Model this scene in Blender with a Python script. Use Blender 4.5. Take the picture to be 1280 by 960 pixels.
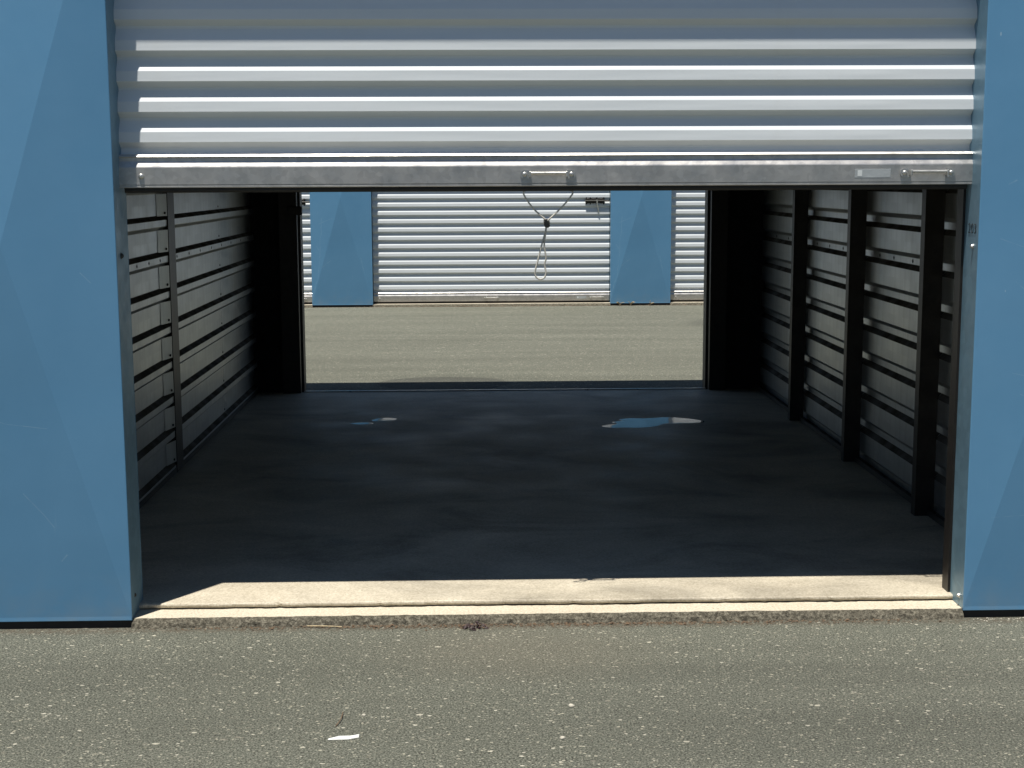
import bpy, math, random
from mathutils import Vector, Matrix
random.seed(7)
S = bpy.context.scene
for o in list(bpy.data.objects): bpy.data.objects.remove(o)

# ------------------------------------------------------------------ camera
cam = bpy.data.cameras.new('camera'); camo = bpy.data.objects.new('camera', cam)
S.collection.objects.link(camo); S.camera = camo
cam.sensor_fit = 'HORIZONTAL'; cam.sensor_width = 36.0
cam.lens = 36.0 * 1776.95 / 1280.0
cam.clip_start = 0.05; cam.clip_end = 3000
_ya, _pi, _ro = math.radians(1.4422), math.radians(8.1555), math.radians(-0.2503)
_f = Vector((math.sin(_ya)*math.cos(_pi), math.cos(_ya)*math.cos(_pi), -math.sin(_pi)))
_r = Vector((math.cos(_ya), -math.sin(_ya), 0)); _u = _r.cross(_f)
_r2 = _r*math.cos(_ro) + _u*math.sin(_ro); _u2 = -_r*math.sin(_ro) + _u*math.cos(_ro)
CAM = Vector((-0.2085, -3.9644, 1.2671))
camo.matrix_world = Matrix(((_r2.x, _u2.x, -_f.x, CAM.x), (_r2.y, _u2.y, -_f.y, CAM.y), (_r2.z, _u2.z, -_f.z, CAM.z), (0, 0, 0, 1)))

# ------------------------------------------------------------------ light
SUN = Vector((-0.68, -1.0, 5.2)).normalized()          # towards the sun
w = bpy.data.worlds.new('World'); S.world = w; w.use_nodes = True
nt = w.node_tree; bg = nt.nodes['Background']
sky = nt.nodes.new('ShaderNodeTexSky'); sky.sky_type = 'NISHITA'; sky.sun_disc = False
sky.sun_elevation = math.asin(SUN.z); sky.sun_rotation = math.atan2(SUN.x, SUN.y) % (2*math.pi)
sky.air_density = 1.0; sky.dust_density = 0.1; sky.ozone_density = 2.5
nt.links.new(sky.outputs[0], bg.inputs[0]); bg.inputs[1].default_value = 0.05
sl = bpy.data.lights.new('sun', 'SUN'); sl.energy = 5.0; sl.angle = math.radians(0.5); sl.color = (1, 0.955, 0.88)
so = bpy.data.objects.new('sun', sl); S.collection.objects.link(so)
so.rotation_euler = SUN.to_track_quat('Z', 'Y').to_euler(); so.location = (-3, -6, 20)
S.view_settings.view_transform = 'Standard'; S.view_settings.look = 'None'
S.view_settings.exposure = 0.42; S.view_settings.gamma = 1.0; S.view_settings.use_curve_mapping = False
S.render.engine = 'CYCLES'
S.cycles.max_bounces = 10; S.cycles.diffuse_bounces = 6; S.cycles.glossy_bounces = 6

# ------------------------------------------------------------------ mesh helpers
class MB:
    def __init__(s): s.v = []; s.f = []
    def add(s, vs, fs):
        n = len(s.v); s.v += [tuple(p) for p in vs]; s.f += [tuple(n+i for i in f) for f in fs]; return s
    def box(s, x0, x1, y0, y1, z0, z1):
        return s.add([(x0,y0,z0),(x1,y0,z0),(x1,y1,z0),(x0,y1,z0),(x0,y0,z1),(x1,y0,z1),(x1,y1,z1),(x0,y1,z1)],
            [(0,3,2,1),(4,5,6,7),(0,1,5,4),(1,2,6,5),(2,3,7,6),(3,0,4,7)])
    def bbox(s, x0, x1, y0, y1, z0, z1, b):
        """box with all edges chamfered by b"""
        import itertools
        pts = []
        for sx, sy, sz in itertools.product((0, 1), repeat=3):
            X = x1 if sx else x0; Y = y1 if sy else y0; Z = z1 if sz else z0
            ix = X-b if sx else X+b; iy = Y-b if sy else Y+b; iz = Z-b if sz else Z+b
            pts += [(X, iy, iz), (ix, Y, iz), (ix, iy, Z)]
        def k(sx, sy, sz, a): return (sx*4+sy*2+sz)*3+a
        F = []
        for a in range(3):
            for sgn in (0, 1):
                q = []
                for (p, r) in ((0,0),(1,0),(1,1),(0,1)):
                    c = [0,0,0]; c[a] = sgn; c[(a+1)%3] = p; c[(a+2)%3] = r
                    q.append(k(*c, a))
                F.append(q if sgn else q[::-1])
        for a in range(3):
            b1, b2 = (a+1)%3, (a+2)%3
            for p, r in itertools.product((0, 1), repeat=2):
                c0 = [0,0,0]; c0[b1] = p; c0[b2] = r; c1 = list(c0); c1[a] = 1
                q = [k(*c0, b1), k(*c1, b1), k(*c1, b2), k(*c0, b2)]
                F.append(q if (p ^ r) else q[::-1])
        for sx, sy, sz in itertools.product((0, 1), repeat=3):
            t = [k(sx,sy,sz,0), k(sx,sy,sz,1), k(sx,sy,sz,2)]
            F.append(t if (sx+sy+sz) % 2 else t[::-1])
        return s.add(pts, F)
    def extrude(s, prof, axis, a0, a1):
        """closed 2-D profile pushed along an axis; profile coordinates are the two other axes in order"""
        n = len(prof); vs = []
        for a in (a0, a1):
            for p in prof:
                q = list(p); q.insert(axis, a); vs.append(q)
        fs = [(i, (i+1) % n, n+(i+1) % n, n+i) for i in range(n)]
        fs += [tuple(range(n))[::-1], tuple(range(n, 2*n))]
        return s.add(vs, fs)
    def tube(s, path, r, n=8, closed=False, cap=True):
        P = [Vector(p) for p in path]; m = len(P); rings = []
        up = Vector((0.13, 0.2, 1)).normalized(); last = None
        for i in range(m):
            if closed: t = P[(i+1) % m]-P[i-1]
            else: t = P[min(i+1, m-1)]-P[max(i-1, 0)]
            t.normalize()
            if last is None:
                a = t.cross(up if abs(t.dot(up)) < .95 else Vector((1, 0, 0))).normalized()
            else:
                a = (last - t*last.dot(t)).normalized()
            last = a; b = t.cross(a); rr = r[i] if isinstance(r, (list, tuple)) else r
            rings.append([P[i]+(a*math.cos(2*math.pi*k/n)+b*math.sin(2*math.pi*k/n))*rr for k in range(n)])
        vs = [q for g in rings for q in g]; fs = []
        for i in range(m if closed else m-1):
            j = (i+1) % m
            for k in range(n): fs.append((i*n+k, i*n+(k+1) % n, j*n+(k+1) % n, j*n+k))
        if cap and not closed: fs += [tuple(range(n))[::-1], tuple(range((m-1)*n, m*n))]
        return s.add(vs, fs)
    def dome(s, c, ax, r, h, n=12, base=0.0):
        """screw or rivet head: dome on a disc, ax = outward direction"""
        ax = Vector(ax).normalized(); a = ax.orthogonal().normalized(); b = ax.cross(a); c = Vector(c)
        rings = [(r, -base), (r, h*.25), (r*.86, h*.62), (r*.5, h*.92)]
        vs = []
        for rr, hh in rings: vs += [c+ax*hh+(a*math.cos(2*math.pi*k/n)+b*math.sin(2*math.pi*k/n))*rr for k in range(n)]
        vs.append(c+ax*h); fs = []
        for i in range(3):
            for k in range(n): fs.append((i*n+k, i*n+(k+1) % n, (i+1)*n+(k+1) % n, (i+1)*n+k))
        for k in range(n): fs.append((3*n+k, 3*n+(k+1) % n, 4*n))
        fs.append(tuple(range(n))[::-1])
        return s.add(vs, fs)
    def mesh(s, name):
        m = bpy.data.meshes.new(name); m.from_pydata(s.v, [], s.f); m.update()
        import bmesh
        bm = bmesh.new(); bm.from_mesh(m); bmesh.ops.recalc_face_normals(bm, faces=bm.faces); bm.to_mesh(m); bm.free()
        return m
    def build(s, name, mat, parent=None, smooth=False):
        return obj(name, s.mesh(name), mat, parent, smooth)

def obj(name, me, mat=None, parent=None, smooth=False):
    if mat and not me.materials: me.materials.append(mat)
    if smooth:
        for p in me.polygons: p.use_smooth = True
    o = bpy.data.objects.new(name, me); S.collection.objects.link(o)
    if parent: o.parent = parent
    return o
def empty(name, loc=(0, 0, 0), rz=0):
    o = bpy.data.objects.new(name, None); S.collection.objects.link(o); o.location = loc; o.rotation_euler.z = rz
    o.empty_display_size = .1; return o
def tag(o, label=None, cat=None, group=None, kind=None):
    if label: o['label'] = label
    if cat: o['category'] = cat
    if group: o['group'] = group
    if kind: o['kind'] = kind
    elif cat: o['kind'] = 'thing'
    return o
def copy_tree(o, parent=None):
    c = o.copy(); S.collection.objects.link(c); c.parent = parent
    for ch in list(o.children): copy_tree(ch, c)
    return c

# ------------------------------------------------------------------ materials
class N:
    def __init__(s, name):
        s.m = bpy.data.materials.new(name); s.m.use_nodes = True; s.t = s.m.node_tree
        s.p = s.t.nodes['Principled BSDF']; s.tc = s.t.nodes.new('ShaderNodeTexCoord').outputs['Object']
    def node(s, typ, **kw):
        n = s.t.nodes.new(typ)
        for k, v in kw.items(): setattr(n, k, v)
        return n
    def put(s, sock, v):
        if isinstance(v, bpy.types.NodeSocket): s.t.links.new(v, sock)
        elif v is not None:
            if isinstance(v, (tuple, list)) and len(v) == 3 and sock.type == 'RGBA': v = (*v, 1)
            sock.default_value = v
    def set(s, **kw):
        for k, v in kw.items(): s.put(s.p.inputs[k.replace('_', ' ')], v)
        return s
    def noise(s, scale, detail=4, rough=.55, vec=None, dist=0):
        n = s.node('ShaderNodeTexNoise'); s.put(n.inputs['Vector'], vec or s.tc)
        n.inputs['Scale'].default_value = scale; n.inputs['Detail'].default_value = detail
        n.inputs['Roughness'].default_value = rough; n.inputs['Distortion'].default_value = dist
        return n.outputs['Fac']
    def voro(s, scale, vec=None, feature='F1'):
        n = s.node('ShaderNodeTexVoronoi', feature=feature); s.put(n.inputs['Vector'], vec or s.tc)
        n.inputs['Scale'].default_value = scale; return n
    def map(s, scale=(1, 1, 1), rot=(0, 0, 0), loc=(0, 0, 0), vec=None):
        n = s.node('ShaderNodeMapping'); s.put(n.inputs['Vector'], vec or s.tc)
        n.inputs['Scale'].default_value = scale; n.inputs['Rotation'].default_value = rot; n.inputs['Location'].default_value = loc
        return n.outputs[0]
    def ramp(s, fac, stops, interp='LINEAR'):
        n = s.node('ShaderNodeValToRGB'); s.put(n.inputs[0], fac); e = n.color_ramp.elements
        n.color_ramp.interpolation = interp
        while len(e) < len(stops): e.new(.5)
        for i, (p, c) in enumerate(stops):
            e[i].position = p; e[i].color = (c, c, c, 1) if isinstance(c, (int, float)) else (*c, 1)
        return n.outputs[0]
    def math(s, op, a, b=None, c=None, clamp=False):
        n = s.node('ShaderNodeMath', operation=op, use_clamp=clamp); s.put(n.inputs[0], a)
        if b is not None: s.put(n.inputs[1], b)
        if c is not None: s.put(n.inputs[2], c)
        return n.outputs[0]
    def mix(s, f, a, b, mode='MIX'):
        n = s.node('ShaderNodeMix', data_type='RGBA', blend_type=mode); s.put(n.inputs[0], f)
        s.put(n.inputs[6], a); s.put(n.inputs[7], b); return n.outputs[2]
    def sep(s, vec=None):
        n = s.node('ShaderNodeSeparateXYZ'); s.put(n.inputs[0], vec or s.tc); return n.outputs
    def bump(s, h, strength=.3, dist=.01):
        n = s.node('ShaderNodeBump'); n.inputs['Strength'].default_value = strength; n.inputs['Distance'].default_value = dist
        s.put(n.inputs['Height'], h); s.put(s.p.inputs['Normal'], n.outputs[0]); return s
    def band(s, v, lo, hi, soft):
        """1 between lo and hi of a value, soft edges"""
        a = s.node('ShaderNodeMapRange'); a.interpolation_type = 'SMOOTHSTEP'; s.put(a.inputs[0], v)
        a.inputs[1].default_value = lo-soft; a.inputs[2].default_value = lo+soft
        b = s.node('ShaderNodeMapRange'); b.interpolation_type = 'SMOOTHSTEP'; s.put(b.inputs[0], v)
        b.inputs[1].default_value = hi-soft; b.inputs[2].default_value = hi+soft
        return s.math('SUBTRACT', a.outputs[0], b.outputs[0], clamp=True)
    def segment(s, ca, cb, p, q, width):
        """thin line from p to q in the coordinates (ca, cb)"""
        (x0, y0), (x1, y1) = p, q; L = math.hypot(x1-x0, y1-y0); tx, ty = (x1-x0)/L, (y1-y0)/L
        dx = s.math('SUBTRACT', ca, x0); dy = s.math('SUBTRACT', cb, y0)
        t = s.math('ADD', s.math('MULTIPLY', dx, tx), s.math('MULTIPLY', dy, ty))
        d = s.math('ABSOLUTE', s.math('SUBTRACT', s.math('MULTIPLY', dx, ty), s.math('MULTIPLY', dy, tx)))
        inside = s.math('MULTIPLY', s.math('GREATER_THAN', t, 0), s.math('LESS_THAN', t, L))
        return s.math('MULTIPLY', inside, s.math('LESS_THAN', d, width))
    def ellipse(s, X, Y, cx, cy, rx, ry, soft, wob=None):
        a = s.math('DIVIDE', s.math('SUBTRACT', X, cx), rx); b = s.math('DIVIDE', s.math('SUBTRACT', Y, cy), ry)
        d = s.math('SQRT', s.math('ADD', s.math('MULTIPLY', a, a), s.math('MULTIPLY', b, b)))
        if wob is not None: d = s.math('ADD', d, wob)
        m = s.node('ShaderNodeMapRange'); m.interpolation_type = 'SMOOTHSTEP'; s.put(m.inputs[0], d)
        m.inputs[1].default_value = 1+soft; m.inputs[2].default_value = 1-soft
        return m.outputs[0]

M = {}
def mat_asphalt():
    n = N('asphalt'); X, Y, Z = n.sep()
    base = n.ramp(n.noise(1.1, 6, .6), [(.3, (.110, .115, .088)), (.7, (.150, .155, .122))])
    base = n.mix(.7, base, n.ramp(n.noise(200, 4, .8), [(.41, (.006, .007, .005)), (.60, (.305, .312, .252))]), 'MIX')
    # stone chips of two sizes, a random part of them pale, a few dark
    for sc, thr, lo, cols in ((210, .36, .70, ((.14, .14, .11), (.44, .42, .33))), (135, .33, .80, ((.16, .16, .12), (.52, .49, .38))), (85, .26, .88, ((.20, .19, .15), (.62, .59, .48))), (44, .20, .90, ((.20, .19, .15), (.58, .55, .44)))):
        w2 = n.mix(.06, n.tc, n.node('ShaderNodeTexNoise').outputs['Color'], 'ADD')
        v = n.voro(sc, n.map((.8, 1.15, 1), (0, 0, .2)))
        rnd = n.sep(v.outputs['Color'])
        chip = n.math('LESS_THAN', n.math('ADD', v.outputs['Distance'], n.math('MULTIPLY', n.math('SUBTRACT', n.noise(sc*3.1, 1), .5), .35)), n.math('MULTIPLY', rnd[1], thr*1.5))
        pale = n.math('GREATER_THAN', rnd[0], lo)
        base = n.mix(n.math('MULTIPLY', chip, pale), base, n.mix(rnd[2], cols[0], cols[1]))
    v = n.voro(130, n.map((1, 1, 1), (0, 0, 1.1), (3, 1, 0))); rnd = n.sep(v.outputs['Color'])
    dk = n.math('MULTIPLY', n.math('LESS_THAN', v.outputs['Distance'], .3), n.math('GREATER_THAN', rnd[0], .72))
    base = n.mix(n.math('MULTIPLY', dk, .75), base, (.035, .033, .028))
    # tyre-polished lanes, long faint streaks along the alley, an oil stain and other dark ellipses
    streak = n.ramp(n.noise(1.0, 5, .6, n.map((.25, 3.2, 1))), [(.35, .86), (.7, 1.12)])
    base = n.mix(1.0, base, streak, 'MULTIPLY')
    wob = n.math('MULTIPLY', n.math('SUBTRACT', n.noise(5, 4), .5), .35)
    st = n.ellipse(X, Y, -.42, 4.93, .42, .30, .06, n.math('MULTIPLY', wob, .3))  # dark ellipse on the ground behind the rear doorway
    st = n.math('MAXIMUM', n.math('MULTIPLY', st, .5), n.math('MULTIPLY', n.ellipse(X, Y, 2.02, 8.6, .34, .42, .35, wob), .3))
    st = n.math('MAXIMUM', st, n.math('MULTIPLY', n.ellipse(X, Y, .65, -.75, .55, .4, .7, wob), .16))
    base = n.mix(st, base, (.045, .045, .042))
    # rusty dirt washed up against the slabs
    for y0, y1 in ((-.045, .03), (10.40, 10.5)):
        dirt = n.math('MULTIPLY', n.band(n.math('ADD', Y, n.math('MULTIPLY', n.math('SUBTRACT', n.noise(14, 4), .5), .06)), y0, y1, .02), n.ramp(n.noise(55, 3), [(.4, .1), (.62, .6)]))
        base = n.mix(dirt, base, (.11, .082, .056))
    tan = n.ellipse(X, Y, -.08, -.22, .3, .2, .8, wob)
    base = n.mix(n.math('MULTIPLY', tan, .18), base, (.21, .17, .12))
    h = n.math('ADD', n.noise(200, 4, .8), n.math('MULTIPLY', n.voro(105).outputs['Distance'], -.6))
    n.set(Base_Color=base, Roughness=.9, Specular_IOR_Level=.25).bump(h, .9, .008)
    return n.m
def mat_concrete(name, dirt=0.0):
    n = N(name); X, Y, Z = n.sep()
    b = n.ramp(n.noise(3.2, 8, .65), [(.3, (.44, .385, .285)), (.7, (.57, .515, .405))])
    b = n.mix(.45, b, n.ramp(n.noise(150, 3, .7), [(.3, (.22, .19, .13)), (.7, (.78, .71, .58))]))
    if dirt:
        g = n.ramp(n.noise(1.5, 8, .62, n.map((1, 1.7, 1)), .8), [(.28, .40), (.48, .80), (.66, 1.04)])
        b = n.mix(1, b, g, 'MULTIPLY')
    vv = n.voro(75); r = n.sep(vv.outputs['Color'])
    pit = n.math('MULTIPLY', n.math('LESS_THAN', vv.outputs['Distance'], .16), n.math('GREATER_THAN', r[0], .86))
    b = n.mix(n.math('MULTIPLY', pit, .6), b, (.14, .10, .06))
    rough = n.ramp(n.noise(2.6, 6, .6), [(.35, .5), (.65, .72)]) if dirt else .85
    n.set(Base_Color=b, Roughness=rough, Specular_IOR_Level=.35 if dirt else .3).bump(n.math('ADD', n.noise(150, 4), n.math('MULTIPLY', n.noise(14, 3), 1.2)), .25, .004)
    return n.m
def mat_slab_edge():
    n = N('weathered_concrete_edge')
    b = n.ramp(n.noise(110, 8, .85), [(.36, (.030, .026, .018)), (.49, (.105, .094, .068)), (.64, (.30, .275, .21))])
    n.set(Base_Color=b, Roughness=.95).bump(n.noise(70, 5, .7), 1, .012); return n.m
def mat_blue(name, segs=()):
    n = N(name); X, Y, Z = n.sep()
    b = n.ramp(n.noise(2.3, 5, .6), [(.3, (.106, .276, .460)), (.7, (.130, .312, .505))])
    # chalky scuffs, fine scratches and dust towards nothing in particular
    sc = n.ramp(n.noise(1.0, 3, .5, n.map((60, 60, 5), (.0, .35, 0))), [(.70, 0.0), (.76, .22)])
    blotch = n.ramp(n.noise(3.1, 4), [(.5, 0.0), (.7, 1.0)])
    b = n.mix(n.math('MULTIPLY', sc, blotch), b, (.30, .45, .58))
    for sx, sc2 in ((.5, 27), (-.9, 21), (1.3, 33)):
        v = n.voro(sc2, n.map((1, 1, .35), (0, sx, 0))); r = n.sep(v.outputs['Color'])
        nick = n.math('MULTIPLY', n.math('LESS_THAN', v.outputs['Distance'], n.math('MULTIPLY', r[1], .045)), n.math('GREATER_THAN', r[0], .88))
        b = n.mix(n.math('MULTIPLY', nick, .5), b, (.45, .58, .66))
    if segs:
        m = None; wv = n.noise(5, 2)
        for p, q, wd in segs:
            g = n.segment(n.math('ADD', X, n.math('MULTIPLY', n.math('SUBTRACT', wv, .5), .05)), Z, p, q, wd*.8); m = g if m is None else n.math('MAXIMUM', m, g)
        b = n.mix(n.math('MULTIPLY', m, n.ramp(n.noise(40, 2), [(.35, .05), (.65, .38)])), b, (.42, .55, .64))
    coat = n.math('MULTIPLY', n.band(Z, -.1, .10, .12), n.ramp(n.noise(12, 5), [(.4, .0), (.8, .35)]))
    b = n.mix(coat, b, (.30, .33, .33))
    n.set(Base_Color=b, Roughness=n.ramp(n.noise(7, 4), [(.3, .36), (.7, .48)]), Specular_IOR_Level=.45)
    n.bump(n.math('ADD', n.math('MULTIPLY', n.noise(520, 2), .04), n.math('MULTIPLY', n.noise(2.2, 2, .4), 1.0)), .16, .03); return n.m
def mat_door():
    n = N('door_paint'); X, Y, Z = n.sep()
    b = n.ramp(n.noise(2.5, 6, .6, n.map((.5, 1, 5))), [(.3, (.63, .67, .69)), (.7, (.69, .725, .745))])
    b = n.mix(n.ramp(n.noise(2.2, 7, .7, n.map((1, 1, .5))), [(.55, 0), (.85, .22)]), b, (.50, .48, .43))
    n.set(Base_Color=b, Roughness=.42, Specular_IOR_Level=.5).bump(n.noise(3, 2, .4, n.map((.6, 1, 6))), .07, .03); return n.m
def mat_galv(name, col, rough, metal=.85, spangle=45):
    n = N(name)
    v = n.voro(spangle, n.map((1, 1, 1))); r = n.sep(v.outputs['Color'])[0]
    d = tuple(c*.75 for c in col); l = tuple(min(1, c*1.2) for c in col)
    b = n.mix(n.math('ADD', n.math('MULTIPLY', r, .35), n.math('MULTIPLY', n.noise(4, 7, .7), .65)), d, l)
    n.set(Base_Color=b, Metallic=metal, Roughness=n.ramp(n.noise(18, 4), [(.3, rough-.07), (.7, rough+.1)]))
    n.bump(n.noise(60, 3), .12, .003); return n.m
def mat_wall():
    n = N('wall_sheet_metal'); X, Y, Z = n.sep()
    b = n.ramp(n.noise(3.2, 6, .65), [(.3, (.48, .50, .51)), (.7, (.60, .62, .62))])
    streak = n.ramp(n.noise(1, 6, .7, n.map((1, 22, 1.2))), [(.48, 0), (.75, .45)])
    b = n.mix(streak, b, (.28, .28, .27))
    up = n.sep(n.node('ShaderNodeNewGeometry').outputs['True Normal'])[2]
    coat = n.math('MULTIPLY', n.math('GREATER_THAN', up, .3), n.ramp(n.noise(7, 5), [(.25, .80), (.6, 1.0)]))   # dark brown coat on every upward-facing slope
    b = n.mix(coat, b, (.055, .046, .034))
    n.set(Base_Color=b, Metallic=n.math('SUBTRACT', .85, n.math('MULTIPLY', coat, .85)), Specular_IOR_Level=.15, Roughness=n.math('MAXIMUM', n.math('MULTIPLY', coat, .9), n.ramp(n.noise(5, 5), [(.3, .32), (.7, .44)])))
    n.bump(n.noise(1.6, 2, .4, n.map((1, 1, 2.5))), .10, .03); return n.m
def mat_plain(name, col, rough=.6, metal=0, var=.25, sc=30, spec=.5):
    n = N(name)
    b = n.ramp(n.noise(sc, 5, .65), [(.3, tuple(c*(1-var) for c in col)), (.7, tuple(min(1, c*(1+var)) for c in col))])
    n.set(Base_Color=b, Roughness=rough, Metallic=metal, Specular_IOR_Level=spec).bump(n.noise(sc*3, 3), .15, .003); return n.m
M['asphalt'] = mat_asphalt()
M['floor'] = mat_concrete('concrete_floor', .92)
M['apron'] = mat_concrete('concrete_apron')
M['edge'] = mat_slab_edge()
M['blue'] = mat_blue('blue_paint', [
    ((.02, .40), (.10, .30), .0012), ((-.17, .66), (-.02, .60), .0009), ((-.02, .60), (.10, .585), .0009), ((-.1, 1.42), (-.06, 1.40), .001),
    ((.21, 1.02), (.24, .99), .0014), ((-.2, .72), (-.15, .71), .001), ((-.25, 1.10), (-.08, 1.04), .0008), ((-.2, .98), (-.17, .95), .0014),
    ((-.11, .42), (-.05, .415), .001), ((-.05, .415), (-.05, .36), .001), ((-.12, .40), (-.06, .395), .0008), ((.12, .20), (.135, .22), .002),
    ((-.23, 1.25), (-.21, 1.262), .0018), ((-.24, .30), (-.1, .31), .0008)])
M['blue_far'] = mat_blue('blue_paint_weathered', [
    ((-.19, .9), (-.24, .3), .0022), ((-.24, .3), (-.30, .12), .0022), ((-.22, .84), (-.08, .90), .002), ((-.2, .40), (-.10, .48), .003), ((-.25, .62), (-.23, .58), .004), ((.2, .5), (.22, .35), .0016)])
M['fascia'] = M['blue']
M['door'] = mat_door()
M['bar'] = mat_galv('galvanised_bar', (.56, .545, .52), .42, .8, 70)
M['jamb'] = mat_galv('grey_jamb_steel', (.165, .29, .385), .40, .35, 30)
M['zinc'] = mat_galv('zinc_hardware', (.58, .575, .55), .34, .8, 150)
M['wall'] = mat_wall()
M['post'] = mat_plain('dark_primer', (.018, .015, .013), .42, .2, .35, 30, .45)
M['post_grey'] = mat_plain('dark_galvanised', (.045, .045, .042), .5, .4, .4, 60)
M['rubber'] = mat_plain('black_rubber', (.012, .012, .012), .7)
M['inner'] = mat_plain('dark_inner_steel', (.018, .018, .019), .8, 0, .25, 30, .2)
M['roof'] = mat_plain('roof_metal', (.16, .16, .155), .6, .2)
M['under'] = mat_plain('ceiling_deck', (.05, .05, .049), .8)
M['rope'] = mat_plain('rope_fibre', (.52, .50, .44), .85, 0, .3, 160)
M['knot'] = mat_plain('dirty_rope_knot', (.07, .068, .06), .85)
M['sticker'] = mat_plain('clear_film_label', (.42, .45, .46), .3, 0, .1, 20)
M['sticker_white'] = mat_plain('white_print', (.72, .75, .74), .4, 0, .05)
M['stencil'] = mat_plain('stencil_ink', (.012, .014, .016), .6, 0, .3, 90)
M['leaf'] = mat_plain('dry_red_leaf', (.024, .007, .008), .6, 0, .5, 60)
M['litter'] = mat_plain('brown_litter', (.13, .085, .05), .8, 0, .6, 90)
M['straw'] = mat_plain('dry_straw', (.50, .40, .24), .8, 0, .3, 60)
M['paper'] = mat_plain('white_paper', (.62, .63, .60), .7, 0, .1)
M['stone'] = mat_plain('pale_stone', (.48, .45, .37), .8, 0, .3, 60)
def mat_water():
    n = N('water'); n.set(Base_Color=(.16, .15, .14), Roughness=.04, IOR=1.33, Specular_IOR_Level=1.0)
    n.bump(n.noise(9, 2), .015, .01); return n.m
M['water'] = mat_water()

# ================================================================== SETTING
X0, X1 = -1.2, 1.2                 # clear opening of the unit
FY = 10.4454                       # front plane of the facing row
ZF, ZA = .043, .026                # floor level, apron level
ZH = 2.11                          # underside of the lintel
ZR = 2.86                          # roof edge

g = MB(); R = 420
g.add([(-R, -R, 0), (R, -R, 0), (R, R, 0), (-R, R, 0)], [(0, 1, 2, 3)])
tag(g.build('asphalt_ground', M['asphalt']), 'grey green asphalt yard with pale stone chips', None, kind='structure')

# floor slab of the unit: raised floor, with a lower apron under each doorway
fl = MB(); prof = [(.106, -.1), (.106, ZF), (4.30, ZF), (4.306, .0425), (4.308, .034), (4.308, -.1)]
fl.extrude(prof, 0, -1.56, 1.56)
floor = tag(fl.build('concrete_floor', M['floor']), None, None, kind='structure')
rn = random.Random(5); nz = MB(); vs = []; fs = []; j = 0; NN = 220
for i in range(NN+1):
    x = -1.56+3.12*i/NN; j = .8*j+rn.gauss(0, .0011); d = abs(rn.gauss(0, .0012))*(3 if rn.random() < .06 else 1)
    vs += [(x, .1065, ZF-.0002), (x, .0955+j, ZF-.0002), (x, .0900+j+d*.5, .0410-d*.6), (x, .0885+j+d, .0365), (x, .0905+j+d, .0300+.0015*rn.random()), (x, .1065, .0255)]
for i in range(NN):
    for k in range(5): fs.append((i*6+k, i*6+k+1, i*6+k+7, i*6+k+6))
nz.add(vs, fs).build('floor_nosing', M['floor'], floor)
def apron(yf, yb, name, x0=X0, x1=X1, seed=1):
    """doorway strip of concrete with a chipped, weathered front edge"""
    rnd = random.Random(seed); sgn = 1 if yb > yf else -1; n = 190; top = MB(); vs = []; fs = []
    jit = 0
    for i in range(n+1):
        x = x0-.002+(x1-x0+.004)*i/n; jit = .72*jit+rnd.gauss(0, .0016); c = abs(rnd.gauss(0, .0016))
        yfj = yf+sgn*(.003+abs(jit))
        vs += [(x, yb-sgn*(.003+abs(rnd.gauss(0, .0012))), ZA-.001*rnd.random()), (x, yfj+sgn*(.004+c), ZA), (x, yfj, ZA-.004-c), (x, yfj-sgn*(.004+.006*rnd.random()), .010+.006*rnd.random()), (x, yfj-sgn*(.012+.010*rnd.random()), -.004)]
    e = MB(); ef = []
    for i in range(n):
        a = i*5; b = a+5
        fs.append((a, a+1, b+1, b))
        for k in range(1, 4): ef.append((a+k, a+k+1, b+k+1, b+k))
    top.add(vs, fs); t = top.build(name, M['apron']); tag(t, kind='structure')
    e.add(vs, ef); ed = e.build('apron_edge', M['edge'], t)
    return t
apron(0, .103, 'doorway_apron')
apron(4.425, 4.307, 'doorway_apron', -1.22, 1.143, 2)

# ================================================================== BUILDINGS
def pillar_mesh(w, z0, z1, zc, depth, bulge=.034):
    """blue sheet pillar, cross-broken from corner to corner, with folded edges; origin at ground, front centre"""
    h = w/2; b = .0022; m = MB()
    c = [(-h+b, 0, z0+.012), (h-b, 0, z0+.012), (h-b, 0, z1), (-h+b, 0, z1), (0, -bulge, zc)]
    m.add(c, [(0, 1, 4), (1, 2, 4), (2, 3, 4), (3, 0, 4)])
    for s in (-1, 1):      # folded edge and return
        m.add([(s*(h-b), 0, z0), (s*(h-b*.3), b*.3, z0), (s*h, b, z0), (s*h, .004, z0), (s*(h-b), 0, z1), (s*(h-b*.3), b*.3, z1), (s*h, b, z1), (s*h, .004, z1)],
              [(0, 1, 5, 4), (1, 2, 6, 5), (2, 3, 7, 6)])
    # hem along the bottom: small outward kick and turned-under lip
    m.add([(-h+b, 0, z0+.012), (h-b, 0, z0+.012), (h-b, -.0005, z0+.001), (-h+b, -.0005, z0+.001), (h-b, .002, z0-.001), (-h+b, .002, z0-.001), (h-b, .02, z0), (-h+b, .02, z0)],
          [(0, 1, 2, 3), (3, 2, 4, 5), (5, 4, 6, 7)])
    # back closing face
    m.add([(-h, depth, z0), (h, depth, z0), (h, depth, z1), (-h, depth, z1)], [(0, 1, 2, 3)])
    return m
PW, PC = .613, 1.507
near = tag(empty('storage_building', (0, 0, 0)), 'blue and white storage building with its half open unit, dark inside', 'building')
far = tag(empty('storage_building', (0, FY, 0)), 'storage building with closed white doors across the alley, seen through the unit', 'building')
pm = pillar_mesh(PW, .023, ZH-.002, 1.095, .14).mesh('pillar')
pm.materials.append(M['blue'])
jm = MB()
for s_ in (-1,): jm.box(PW/2-.0035, PW/2-.0004, .0035, .139, .027, ZH-.003)
jme = jm.mesh('jamb'); jme.materials.append(M['jamb'])
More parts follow.
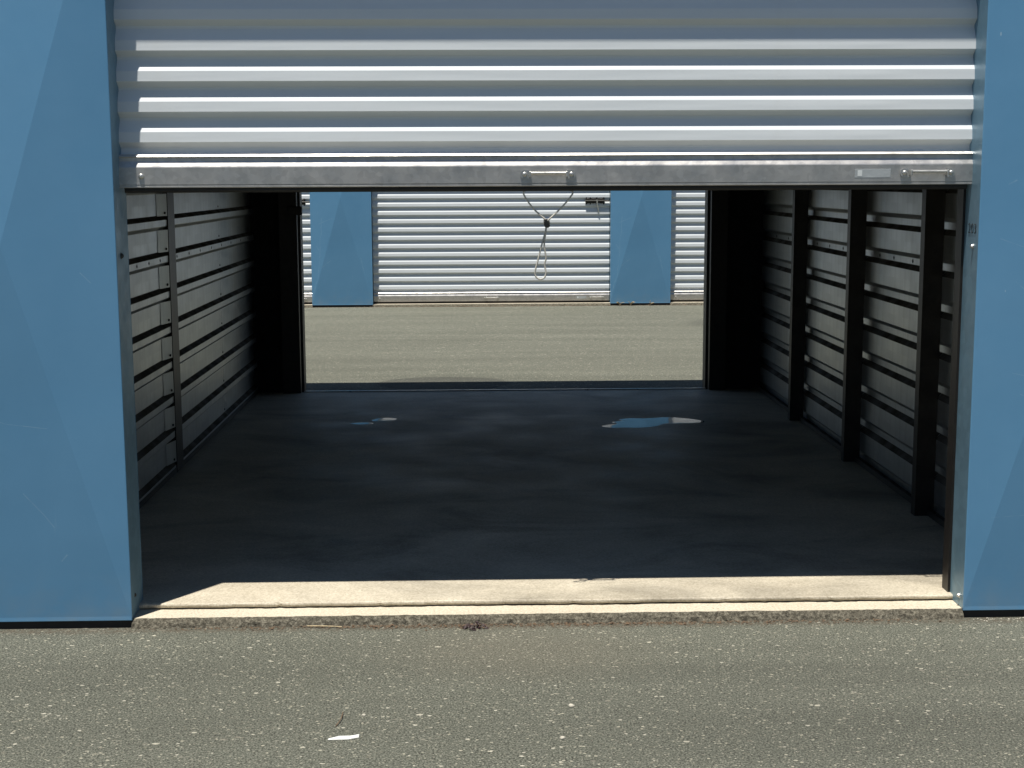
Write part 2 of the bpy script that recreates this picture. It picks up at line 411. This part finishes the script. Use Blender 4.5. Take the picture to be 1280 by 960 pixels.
def jambs(p):
    a = obj('jamb', jme, None, p); b = obj('jamb', jme, None, p); b.location.x = -PW+.0039
pm2 = pm.copy(); pm2.materials[0] = M['blue_far']
def plinth(x, y, parent, w=PW):
    MB().box(x-w/2+.004, x+w/2-.004, y+.007, y+.13, -.05, .0232).build('plinth', M['rubber'], parent)
pil = {}
for x in (-PC-3.0235, -PC, PC, PC+3.0235):
    o = obj('pillar', pm, None, near); o.location = (x, 0, 0); pil[x] = o; jambs(o)
    plinth(x, 0, near)
pil[-PC]['label'] = 'blue creased metal pillar on the dark jamb side of the opening'
pil[PC]['label'] = 'blue creased metal pillar stencilled 203 on its jamb'
FP = [-1.5585+3.0235*k for k in (-1, 0, 1, 2)]
for x in FP:
    o = obj('pillar', pm2, None, far); o.location = (x, 0, 0); jambs(o)
    plinth(x, 0, far)

# hardware on the jambs
def screw(parent, c, ax, r=.0055, h=.004, mat='zinc', washer=True, name='screw'):
    m = MB()
    if washer: m.dome(c, ax, r*1.35, .0015, 14, .002)
    m.dome(c, ax, r, h, 10, .001)
    return m.build(name, M[mat], parent)
screw(pil[PC], (-PW/2, .043, 1.076), (-1, 0, 0), .006, .008)
screw(pil[PC], (-PW/2, .036, .058), (-1, 0, 0), .006, .008)
screw(pil[-PC], (PW/2, .055, 1.062), (1, 0, 0), .007, .007, 'post_grey')
screw(pil[-PC], (PW/2, .045, .085), (1, 0, 0), .005, .004, 'post_grey')
cu = bpy.data.curves.new('unit_number', 'FONT'); cu.body = '203'; cu.size = .042; cu.space_character = 1.12; cu.extrude = .0004; cu.offset = -.0007
to = bpy.data.objects.new('tmp', cu); S.collection.objects.link(to); bpy.context.view_layer.update()
tm = bpy.data.meshes.new_from_object(to.evaluated_get(bpy.context.evaluated_depsgraph_get())); bpy.data.objects.remove(to)
num = obj('unit_number', tm, M['stencil'], pil[PC])
num['label'] = 'black stencilled number 203'
# reads from deep in the jamb towards the front; stands on the face that looks to -x
num.matrix_local = Matrix(((0, 0, -1, -PW/2-.0006), (-1.0, 0, 0, .087), (0, 1, 0, 1.112), (0, 0, 0, 1)))

# lintels, roofs, closing walls
def shell(parent, xa, xb, ydeep, rear_gap=None):
    m = MB(); m.box(xa, xb, 0, .12, ZH, ZR-.06); m.build('lintel', M['fascia'], parent)
    m = MB(); m.box(xa-.05, xb+.05, -.012, ydeep+.012, ZR-.06, ZR); m.build('roof', M['roof'], parent)
    m = MB(); m.box(xa, xb, .12, ydeep-.12, 2.60, 2.66); m.build('ceiling', M['under'], parent)
    for x in (xa, xb-.05): MB().box(x, x+.05, .14, ydeep-.14, 0, ZR-.06).build('end_wall', M['roof'], parent)
    if rear_gap:
        for (p, q) in rear_gap: MB().box(p, q, ydeep-.12, ydeep, -.02, ZR-.06).build('rear_wall', M['inner'], parent)
        MB().box(rear_gap[0][1], rear_gap[1][0], ydeep-.12, ydeep, ZH, ZR-.06).build('rear_lintel', M['inner'], parent)
    else:
        MB().box(xa, xb, ydeep-.12, ydeep, 0, ZR-.06).build('rear_wall', M['roof'], parent)
shell(near, -4.84, 4.84, 4.43, [(-4.84, -1.236), (1.159, 4.84)])
shell(far, FP[0]-.31, FP[-1]+.31, 4.43)
# rear jamb trims: pale folded edges that catch the yard light, and the dark door tracks inside
for x0, x1 in ((-1.236, -1.220), (1.143, 1.159)):
    MB().box(x0, x1, 4.335, 4.432, ZA-.002, ZH).build('jamb_trim', M['post_grey'], near)
for x0, x1 in ((-1.335, -1.232), (1.155, 1.25)):
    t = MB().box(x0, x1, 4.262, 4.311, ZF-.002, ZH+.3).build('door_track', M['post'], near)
for x, s in ((-1.228, 1), (1.152, -1)):
    MB().bbox(x-.03 if s < 0 else x-.05, x+.05 if s < 0 else x+.03, 4.240, 4.262, 1.075, 1.125, .003).build('track_bracket', M['post'], near) if s > 0 else None
MB().extrude([(4.296, ZF-.001), (4.300, ZF+.006), (4.318, ZF+.006), (4.326, ZF-.006), (4.326, ZA-.002), (4.296, ZA-.002)], 0, -1.219, 1.142).build('threshold_strip', M['zinc'], near)  # zinc strip added to give the rear slab edge its bright sky line
# front door tracks, just behind the curtain
for s in (-1, 1):
    m = MB(); xi = 1.1935 if s > 0 else 1.222
    m.box(*sorted((s*(xi+.012), s*xi)), .118, .170, ZF-.001, ZH+.2)
    m.box(*sorted((s*1.245, s*(xi+.012))), .1405, .168, ZF-.001, ZH+.2)
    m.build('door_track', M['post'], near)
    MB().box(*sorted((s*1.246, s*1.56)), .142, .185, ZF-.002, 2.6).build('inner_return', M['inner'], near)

# ------------------------------------------------------------------ partition walls
XL, XR = -1.507, 1.462; PIT = .148; BC = 1.099        # rib spacing, height of one rib's centre
def panel_profile(k, side):
    """one course: from the middle of a flat to the middle of the next, a rib between. x measured into the room"""
    zc = BC-.148*(k-1); d = .019*(1 if side < 0 else -1)  # rib stands proud on one wall, is a groove on the other
    hB, sl = .0145, .013 if side < 0 else .015
    pts = [(0, zc-PIT/2), (0, zc-hB-sl-.003), (d*.12, zc-hB-sl), (d*.9, zc-hB-.001), (d, zc-hB+.002), (d, zc+hB-.002), (d*.9, zc+hB+.001), (d*.12, zc+hB+sl), (0, zc+hB+sl+.003), (0, zc+PIT/2)]
    return pts
def partition(side, label):
    xw = XL if side < 0 else XR; s = 1 if side < 0 else -1
    root = tag(empty('partition_wall', (xw, 0, ZF)), label, 'wall')
    bays = [(.16, 2.005), (2.135, 3.30), (3.302, 4.306)] if side < 0 else [(.16, 1.10), (1.102, 2.12), (2.122, 3.18), (3.182, 4.306)]
    meshes = {}
    for k in range(-8, 9):
        zt = BC-.148*(k-1)
        if zt-PIT/2 < -.04 or zt > 2.62: continue
        for (a, b) in bays:
            key = round(b-a, 4)
            if key not in meshes:
                pr = [(s*x, z) for x, z in panel_profile(1, side)]
                back = [(-s*.045, BC+PIT/2), (-s*.045, BC-PIT/2)]
                m = MB(); q = pr+back
                m.extrude([(x, z-BC) for x, z in q], 1, 0, b-a)
                me = m.mesh('wall_panel'); me.materials.append(M['wall']); meshes[key] = me
            o = obj('wall_panel', meshes[key], None, root)
            zz = zt-ZF; o.location = (0, a, zz)
    return root, s, xw
wl, sL, _ = partition(-1, 'ribbed grey metal partition wall with raised ribs and a single post')
wr, sR, _ = partition(1, 'ribbed grey metal partition wall with three dark posts standing before it')
rows = [BC-.148*(k-1)-ZF for k in range(-4, 9)]
# left: one flat post between two sheets, splice plates beside it, screws down the seam
def cpost(root, s, y, wy, dep, mat, z1=2.6):
    m = MB(); xo = s*dep; t = .004
    m.box(*sorted((xo, xo-s*t)), y, y+wy, -.002, z1)                      # inner flange
    m.box(*sorted((xo-s*t, s*.0005)), y, y+t, -.002, z1)                      # web, faces the doorway
    m.box(*sorted((xo-s*t, xo-s*.018)), y+wy-t, y+wy, -.002, z1)              # returned lip
    m.box(*sorted((s*.0005, s*.004)), y+t, y+wy*.7, -.002, z1)
    return m.build('wall_post', mat, root)
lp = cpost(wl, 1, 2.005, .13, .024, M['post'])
def flat_mid(k): return rows[k]-PIT/2
sp = MB(); sp.add([(.0015, -.105, .0455), (.002, -.105, -.0455), (.010, -.06, -.0455), (.010, -.06, .0455), (.022, -.002, -.0455), (.022, -.002, .0455), (.0, -.105, .0455), (0, -.105, -.0455), (0, -.002, -.0455), (0, -.002, .0455)],
    [(0, 1, 2, 3), (3, 2, 4, 5), (0, 3, 5, 9, 6), (1, 7, 8, 4, 2), (5, 4, 8, 9)])
spm = sp.mesh('splice_plate'); spm.materials.append(M['wall'])
for k in range(len(rows)-1):
    z = flat_mid(k)
    if z < .06: continue
    o = obj('splice_plate', spm, None, wl); o.location = (0, 2.005, z)
    screw(o, (.0175, -.026, -.033), (1, -.25, 0), .0055, .004, 'rubber', False)
    screw(wl, (0, 3.30, z-.030), (1, 0, 0), .0055, .003, 'rubber', False)
# thin dark diamond plates standing in for holes along one rib
def hole_plate(root, s, x, y, z, r=.0075):
    m = MB(); a = [(x, y-r, z), (x, y, z-r), (x, y+r, z), (x, y, z+r)]; b = [(x+s*.0015, p[1]+(y-p[1])*.2, p[2]+(z-p[2])*.2) for p in a]
    m.add(a+b, [(4, 5, 6, 7)]+[(i, (i+1) % 4, 4+(i+1) % 4, 4+i) for i in range(4)])
    return m.build('clip', M['rubber'], root)
zc = BC-.148-ZF
for y in (1.25, 1.45, 1.65, 1.85, 2.18, 2.44, 2.70, 2.98, 3.26, 3.54, 3.84, 4.1): hole_plate(wl, 1, .019, y, zc)
for y in (.62, .86, 1.28, 1.50, 1.75, 1.95, 2.30, 2.55, 2.80, 3.05, 3.4, 3.7, 4.0): hole_plate(wr, -1, .019, y, zc, .009)
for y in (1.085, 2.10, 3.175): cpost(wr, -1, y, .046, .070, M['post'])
# bottom angle along both walls
for root, s in ((wl, 1), (wr, -1)):
    MB().box(*sorted((s*.0205, s*.0225)), .18, 4.30, .001, .024).build('base_angle', M['post_grey'], root)

# ------------------------------------------------------------------ roll-up doors
DP = .0835                                                                     # course of the corrugation
def slat_mesh(w):
    yf, yb = 0.0, .0200
    f = [(yf+.0012, 0), (yf, .0012), (yf+.0026, .0290), (yf+.0036, .0312), (yb-.001, .0600), (yb, .0622), (yb, .0680), (yb-.001, .0700), (yf+.0030, DP-.0014), (yf+.0012, DP)]
    prof = f+[(y+.0012, z) for y, z in f[::-1]]
    m = MB(); m.extrude(prof, 0, -w/2, w/2); me = m.mesh('slat'); me.materials.append(M['door']); return me
slat_me = slat_mesh(2.403)
_f = [(.0125, .0925), (.0190, .0985), (.0200, .1085), (.0190, .1115), (.0012, .125)]
start_me = MB().extrude(_f+[(y+.0012, z) for y, z in _f[::-1]], 0, -2.403/2, 2.403/2).mesh('starter_strip'); start_me.materials.append(M['door'])
def bar_mesh(w):
    """bottom bar: lip, recessed upper flat, ridge, tall flat face, turned-in foot. origin at underside of foot"""
    f = [(.004, 0), (-.0125, 0), (-.0135, .001), (-.0135, .0045), (-.0120, .0055), (-.0120, .0075), (-.0140, .0090), (-.0140, .0560), (-.0130, .0588), (-.0068, .0715), (-.0060, .0735), (-.0060, .0830), (-.0110, .0848), (-.0116, .0860), (-.0070, .0915), (.012, .0935)]
    b = [(y+.0016, z) for y, z in f[::-1]]; b[-1] = (.004, .0016)
    m = MB(); m.extrude(f+b[:-1]+[(.004, .002)], 0, -w/2, w/2); return m
def handle(parent, x, z, y):
    o = MB()
    for s in (-1, 1):     # end plates with rounded outer ends
        xo = x+s*.066; pts = []
        for i in range(13):
            a = math.pi/2-math.pi*i/12
            pts.append((xo+s*(.000+.0125*math.cos(a)), z+.0125*math.sin(a)))
        pts += [(xo-s*.012, z-.0125), (xo-s*.012, z+.0125)]
        if s < 0: pts = pts[::-1]
        o.extrude([(px, pz) for px, pz in pts], 1, y-.0045, y-.0002)
        o.bbox(*sorted((x+s*.0535, x+s*.0490)), y-.0245, y-.001, z-.007, z+.008, .001)          # arm standing off the plate
    h = o.build('handle', M['zinc'], parent)
    gr = MB()             # grip: arms rise off the plates and carry a rolled bar, with a flap below
    gr.tube([(x-.050, y-.019, z+.003), (x+.050, y-.019, z+.003)], .0045, 10)
    gr.build('grip', M['zinc'], h)
    for s in (-1, 1): MB().dome((x+s*.066, y-.0044, z), (0, -1, 0), .0070, .005, 14, .001).build('rivet', M['zinc'], h, True)
    return h
def make_door(cx, yf, zb, ztop, label, group=None, latch=True):
    d = tag(empty('roll_up_door', (cx, yf, zb)), label, 'door', group)
    b = bar_mesh(2.4025).build('bottom_bar', M['bar'], d)
    s = MB(); s.extrude([(-.006, .001), (.016, .001), (.016, -.012), (.012, -.014), (0, -.014), (-.006, -.008)], 0, -1.19, 1.19)
    s.build('bottom_seal', M['rubber'], d)
    st0 = obj('starter_strip', start_me, None, d)
    n = 0; z = .125
    while zb+z < ztop:
        o = obj('slat', slat_me, None, d); o.location = (0, 0, z); z += DP
    handle(d, -.003, .033, -.0140); handle(d, 1.072, .033, -.0140)
    st = MB().bbox(.865, .967, -.0146, -.0140, .020, .044, .0002).build('label_sticker', M['sticker'], d)
    MB().box(.873, .886, -.0150, -.0145, .0235, .0405).build('barcode_patch', M['sticker_white'], st)
    MB().dome((-1.140, -.0140, .032), (0, -1, 0), .008, .006, 12, .001).build('rivet', M['zinc'], d)
    if latch:
        lz = .125+.0835*10+.050
        lt = MB(); lt.bbox(.955, 1.150, -.0045, -.0005, lz-.024, lz+.024, .0008); L = lt.build('latch', M['post_grey'], d)
        bo = MB(); bo.tube([(.95, -.012, lz), (1.195, -.012, lz)], .009, 10); bo.build('bolt', M['post_grey'], L)
        for x in (.978, 1.035, 1.115):
            MB().bbox(x-.013, x+.013, -.014, -.004, lz-.026, lz+.026, .003).build('staple', M['post'], L)
        for x in (.965, 1.005, 1.07, 1.14):
            for zz in (-1, 1): MB().dome((x, -.005, lz+zz*.030), (0, -1, 0), .007, .004, 8, .004).build('bolt_head', M['post'], L)
        t = MB(); t.tube([(1.072, -.014, lz+.01), (1.074, -.012, lz-.03), (1.084, -.010, lz-.08), (1.092, -.008, lz-.115)], [.010, .009, .008, .006], 8); t.build('hasp_tail', M['zinc'], L)
    return d
dn = make_door(0, .086, 1.2505, 2.3, 'white ribbed roll up door pulled halfway up, rope hanging from its bar', latch=False)
dr = make_door(-.04, 4.385, 1.235, 2.3, 'white ribbed roll up door at the back of the open unit, pulled halfway up', latch=False)  # unseen rear door, added and lowered to keep sky light out
dr.rotation_euler.z = math.pi
FD = [(FP[i]+FP[i+1])/2 for i in range(3)]
far_names = ['closed white door across the alley, mostly hidden behind the single post wall side',
             'closed white roll up door across the alley, between the two blue pillars',
             'closed white door across the alley, mostly hidden behind the three post wall side']
for x, nm in zip(FD, far_names):
    make_door(x, FY+.086, ZA+.022, 2.25, nm, 'closed doors of the row across the alley')
for x, nm in ((-3.0188, 'closed white roll up door of the neighbouring unit past the single post wall'), (3.0188, 'closed white roll up door of the neighbouring unit past the 203 pillar')):
    make_door(x, .086, ZA+.022, 2.25, nm, 'closed doors beside the open unit')
for i, x in enumerate(FD):
    a = apron(0, .3, 'doorway_apron', -1.2055, 1.2055, 20+i); a.location = (x, FY, 0)
for i, x in enumerate((-3.0188, 3.0188)):
    a = apron(0, .3, 'doorway_apron', -1.2, 1.2, 30+i); a.location = (x, 0, 0)

# ------------------------------------------------------------------ pull rope
def smooth(pts, n=8):
    P = [Vector(p) for p in pts]; out = []
    for i in range(len(P)-1):
        p0 = P[max(i-1, 0)]; p1 = P[i]; p2 = P[i+1]; p3 = P[min(i+2, len(P)-1)]
        for k in range(n):
            t = k/n
            out.append(.5*((2*p1)+(-p0+p2)*t+(2*p0-5*p1+4*p2-p3)*t*t+(-p0+3*p1-3*p2+p3)*t**3))
    out.append(P[-1]); return out
rope = tag(empty('pull_rope', (0, .09, .99)), 'thin pale rope with a knot and long loop, hanging from the raised door', 'rope')
def rl(p): return (p[0], p[1]-.09, p[2]-.99)
yR = .090
path = [(-.020, yR, 1.240), (-.060, yR, 1.239), (-.071, yR, 1.234), (-.067, yR, 1.220), (-.044, yR, 1.188), (-.012, yR, 1.158), (-.006, yR, 1.150)]
MB().tube([rl(p) for p in smooth(path)], .0024, 8).build('yoke', M['rope'], rope, True)
path = [(.010, yR, 1.240), (.052, yR, 1.239), (.068, yR, 1.234), (.061, yR, 1.219), (.036, yR, 1.190), (.006, yR-.003, 1.162), (-.006, yR-.003, 1.150)]
MB().tube([rl(p) for p in smooth(path)], .0024, 8).build('yoke', M['rope'], rope, True)
path = [(-.006, yR, 1.152), (-.009, yR, 1.125), (-.020, yR+.001, 1.085), (-.030, yR, 1.045), (-.039, yR, 1.010), (-.037, yR, .995), (-.025, yR, .987), (-.013, yR, .992), (-.008, yR, 1.006), (-.012, yR+.001, 1.030), (-.008, yR, 1.048), (-.013, yR, 1.085), (-.009, yR-.004, 1.12), (-.005, yR-.003, 1.152)]
MB().tube([rl(p) for p in smooth(path)], .0024, 8).build('loop', M['rope'], rope, True)
k = MB()
for i in range(3):
    a = i*2.1; k.tube([rl((-.006+.006*math.cos(a+t*.7), yR-.001+.005*math.sin(a+t*.7), 1.146+.010*math.sin(t*.7*1.0+i))) for t in range(9)], .0034, 7, True)
k.dome(rl((-.006, yR-.002, 1.147)), (0, -1, 0), .0075, .006, 10, .01)
k.build('knot', M['knot'], rope, True)

# ------------------------------------------------------------------ puddles
def puddle(pts, label, seed, hole=None):
    """outline in plan, gently curved rim; pts clockwise or not"""
    cx = sum(p[0] for p in pts)/len(pts); cy = sum(p[1] for p in pts)/len(pts)
    P = smooth([(x-cx, y-cy, 0) for x, y in pts]+[(pts[0][0]-cx, pts[0][1]-cy, 0)], 5)[:-1]
    n = len(P); vs = []; rnd = random.Random(seed)
    P = [p*(1+rnd.uniform(-.02, .02)) for p in P]
    for sc, z in ((1.0, -.001), (.993, .0003), (.97, .0005), (.4, .0005)): vs += [(p.x*sc, p.y*sc, z) for p in P]
    vs.append((0, 0, .0005)); fs = []
    for r in range(3):
        for i in range(n): fs.append((r*n+i, r*n+(i+1) % n, (r+1)*n+(i+1) % n, (r+1)*n+i))
    for i in range(n): fs.append((3*n+i, 3*n+(i+1) % n, 4*n))
    o = MB().add(vs, fs).build('puddle', M['water'], None, True); o.location = (cx, cy, ZF)
    return tag(o, label, 'puddle')
puddle([(.415, 3.03), (.43, 3.08), (.50, 3.12), (.475, 3.17), (.53, 3.21), (.52, 3.25), (.58, 3.29), (.67, 3.285), (.76, 3.31), (.85, 3.29), (.92, 3.23), (.955, 3.165), (.90, 3.12), (.82, 3.11), (.74, 3.09), (.68, 3.03), (.60, 3.00), (.52, 3.005), (.46, 3.00)], 'widest puddle on the dark floor, ragged, reflecting blue and white', 3)
puddle([(-.860, 3.195), (-.81, 3.225), (-.76, 3.222), (-.735, 3.195), (-.77, 3.165), (-.81, 3.16)], 'smallest thin bluish puddle on the dark floor', 4)
puddle([(-.755, 3.29), (-.72, 3.35), (-.67, 3.365), (-.625, 3.335), (-.64, 3.28), (-.69, 3.26), (-.735, 3.26)], 'small oval whitish puddle beside the smallest bluish one', 5)

# ------------------------------------------------------------------ litter
def crumple(name, c, rx, ry, h, mat, label, cat, seed, n=26):
    rnd = random.Random(seed); m = MB()
    for i in range(n):
        a = rnd.uniform(0, 6.28); r = math.sqrt(rnd.random()); x, y = r*rx*math.cos(a), r*ry*math.sin(a)
        z = h*(1-r)*rnd.random()+.002; L = rx*rnd.uniform(.25, .5); wv = L*rnd.uniform(.25, .5); b = rnd.uniform(0, 6.28)
        t = Vector((math.cos(b), math.sin(b)*.7, rnd.uniform(-.25, .5)))*L; s = Vector((-math.sin(b), math.cos(b), rnd.uniform(-.6, .6)))*wv
        q = Vector((x, y, z)); up = Vector((0, 0, wv*.4))
        pts = [q-t*.5, q-t*.1+s*.5, q+t*.5, q-t*.1-s*.5, q+up]
        pts = [Vector((p.x, p.y, max(p.z, .0005))) for p in pts]
        m.add(pts, [(0, 1, 4), (1, 2, 4), (2, 3, 4), (3, 0, 4)])
    o = m.build(name, mat); o.location = c
    return tag(o, label, cat)
crumple('dry_leaf_clump', (-.218, -.042, 0), .036, .020, .030, M['leaf'], 'crumpled dark red leaves lying at the concrete doorway edge', 'leaves', 11, 70)
pp = MB()
prof = [(-.035, -.004, .002), (-.012, .001, .006), (.012, .003, .004), (.035, .010, .007)]; vs = []
for i, (x, y, z) in enumerate(prof):
    wd = (.004, .008, .009, .006)[i]; vs += [(x, y-wd, .0008), (x, y, z), (x+.003, y+wd, .001+.4*z)]
fs = []
for i in range(3):
    for j in range(2): fs.append((i*3+j, i*3+j+1, i*3+j+4, i*3+j+3))
po = pp.add(vs, fs).build('paper_scrap', M['paper']); po.location = (-.52, -.842, .0005)
tag(po, 'small creased white paper scrap lying on the asphalt', 'litter')
def twig(p, q, r, mat, label, bend=.004):
    p, q = Vector(p), Vector(q); mid = (p+q)/2+Vector((bend, -bend, .002)); m = MB()
    o = m.tube([x-p for x in smooth([p, mid, q], 4)], r, 6).build('twig', mat); o.location = p
    return tag(o, label, 'twig')
twig((-.70, -.012, .004), (-.60, -.020, .003), .0016, M['straw'], 'pale straw lying along the doorway concrete edge')
twig((-.545, -.77, .002), (-.535, -.69, .006), .0012, M['litter'], 'thin dark twig on the asphalt near the paper scrap')
crumple('dead_leaf', (-.846, -.035, 0), .013, .008, .010, M['litter'], 'small brown curled leaf on asphalt near the shadowed jamb', 'leaf', 12, 8)
crumple('dry_weed', (-.36, FY-.03, 0), .05, .03, .05, M['litter'], 'dry rusty weed tuft at the foot of the far closed door', 'weed', 13, 24)
def stone(x, y, r, label, seed):
    rnd = random.Random(seed); m = MB(); vs = []; n = 7
    for z, sc in ((.0, .85), (.35, 1.0), (.75, .7)): vs += [(r*sc*math.cos(i*6.283/n)*rnd.uniform(.8, 1.2), r*.8*sc*math.sin(i*6.283/n)*rnd.uniform(.8, 1.2), z*r) for i in range(n)]
    vs.append((0, 0, r*.95)); fs = []
    for k in range(2):
        for i in range(n): fs.append((k*n+i, k*n+(i+1) % n, (k+1)*n+(i+1) % n, (k+1)*n+i))
    for i in range(n): fs.append((2*n+i, 2*n+(i+1) % n, 3*n))
    o = m.add(vs, fs).build('pebble', M['stone']); o.location = (x, y, 0); return tag(o, label, 'pebble')
stone(-.018, -.86, .007, 'tan pebble on the asphalt among the chips', 1)
stone(.015, -.66, .008, 'whitish pebble on the asphalt among the chips', 2)
stone(-.485, -.70, .005, 'small tan pebble beside the dark twig', 3)
# weeds rooted under the far pillar by the latch
for i, (dx, lab) in enumerate(((-.21, 'pale grass sprig under the far pillar, nearest its latch side'), (-.10, 'pale grass sprig under the far pillar, between two others'), (.10, 'pale grass sprig under the far pillar, away from the latch'))):
    rnd = random.Random(50+i); m = MB()
    for b in range(5):
        a = rnd.uniform(-1.2, 1.2); L = rnd.uniform(.035, .075)
        p = [Vector((0, 0, 0)), Vector((math.sin(a)*L*.4, -.012, L*.6)), Vector((math.sin(a)*L, -.03-rnd.random()*.02, L*.75))]
        m.tube(smooth(p, 3), [.003]*6+[.001], 5)
    o = m.build('grass_sprig', M['straw']); o.location = (FP[2]+dx, FY-.008, 0); tag(o, lab, 'weed', 'grass sprigs under the far pillar')
# crumbs and leaf bits swept up along both slab edges: too small to count
def litter(name, x0, x1, y0, n, label, seed, sgn=-1, col='litter', sz=1.0):
    rnd = random.Random(seed); m = MB()
    for i in range(n):
        cl = rnd.random(); x = x0+(x1-x0)*((cl*7 % 1)*.35+rnd.random()*.65); y = y0+sgn*abs(rnd.gauss(0, .014)); L = rnd.uniform(.0015, .0045)*sz*(2 if rnd.random() < .06 else 1)
        b = rnd.uniform(0, 6.28); t = Vector((math.cos(b), math.sin(b), rnd.uniform(-.2, .4)))*L; s = Vector((-math.sin(b), math.cos(b), rnd.uniform(-.5, .5)))*L*.5
        q = Vector((x, y, .001+rnd.random()*.003)); m.add([q-t, q+s, q+t, q-s, q+Vector((0, 0, L*.5))], [(0, 1, 4), (1, 2, 4), (2, 3, 4), (3, 0, 4)])
    return tag(m.build(name, M[col]), label, 'debris', kind='stuff')
litter('leaf_litter', -1.2, 1.2, -.010, 1300, 'brown crumbs and leaf bits along the doorway concrete edge', 61)
litter('leaf_litter', -1.9, 2.2, FY-.004, 500, 'brown crumbs along the far doorway edge', 62, sz=1.8)
litter('grit', 1.21, 1.8, -.012, 160, 'pale grit under the pillar stencilled 203', 63, -1, 'stone', .9)

# ------------------------------------------------------------------ unseen row added behind the camera to cut the low sky
back = copy_tree(far); back.location = (0, -8.2, 0); back.rotation_euler.z = math.pi
tag(back, 'storage building on the other side of the front alley, facing the open unit', 'building')
for i, d in enumerate([o for o in S.objects if o.parent is None and o.name.startswith('roll_up_door') and o.location.y > 9]):
    c = copy_tree(d); c.location = (-d.location.x, -8.2-.086, d.location.z); c.rotation_euler.z = math.pi
    tag(c, 'closed white door '+('directly facing the open unit' if abs(c.location.x) < 1 else 'of the facing row, opposite the unit past the 203 pillar' if c.location.x > 0 else 'of the facing row, opposite the unit past the single post wall'), 'door', 'closed doors of the row facing the open unit')
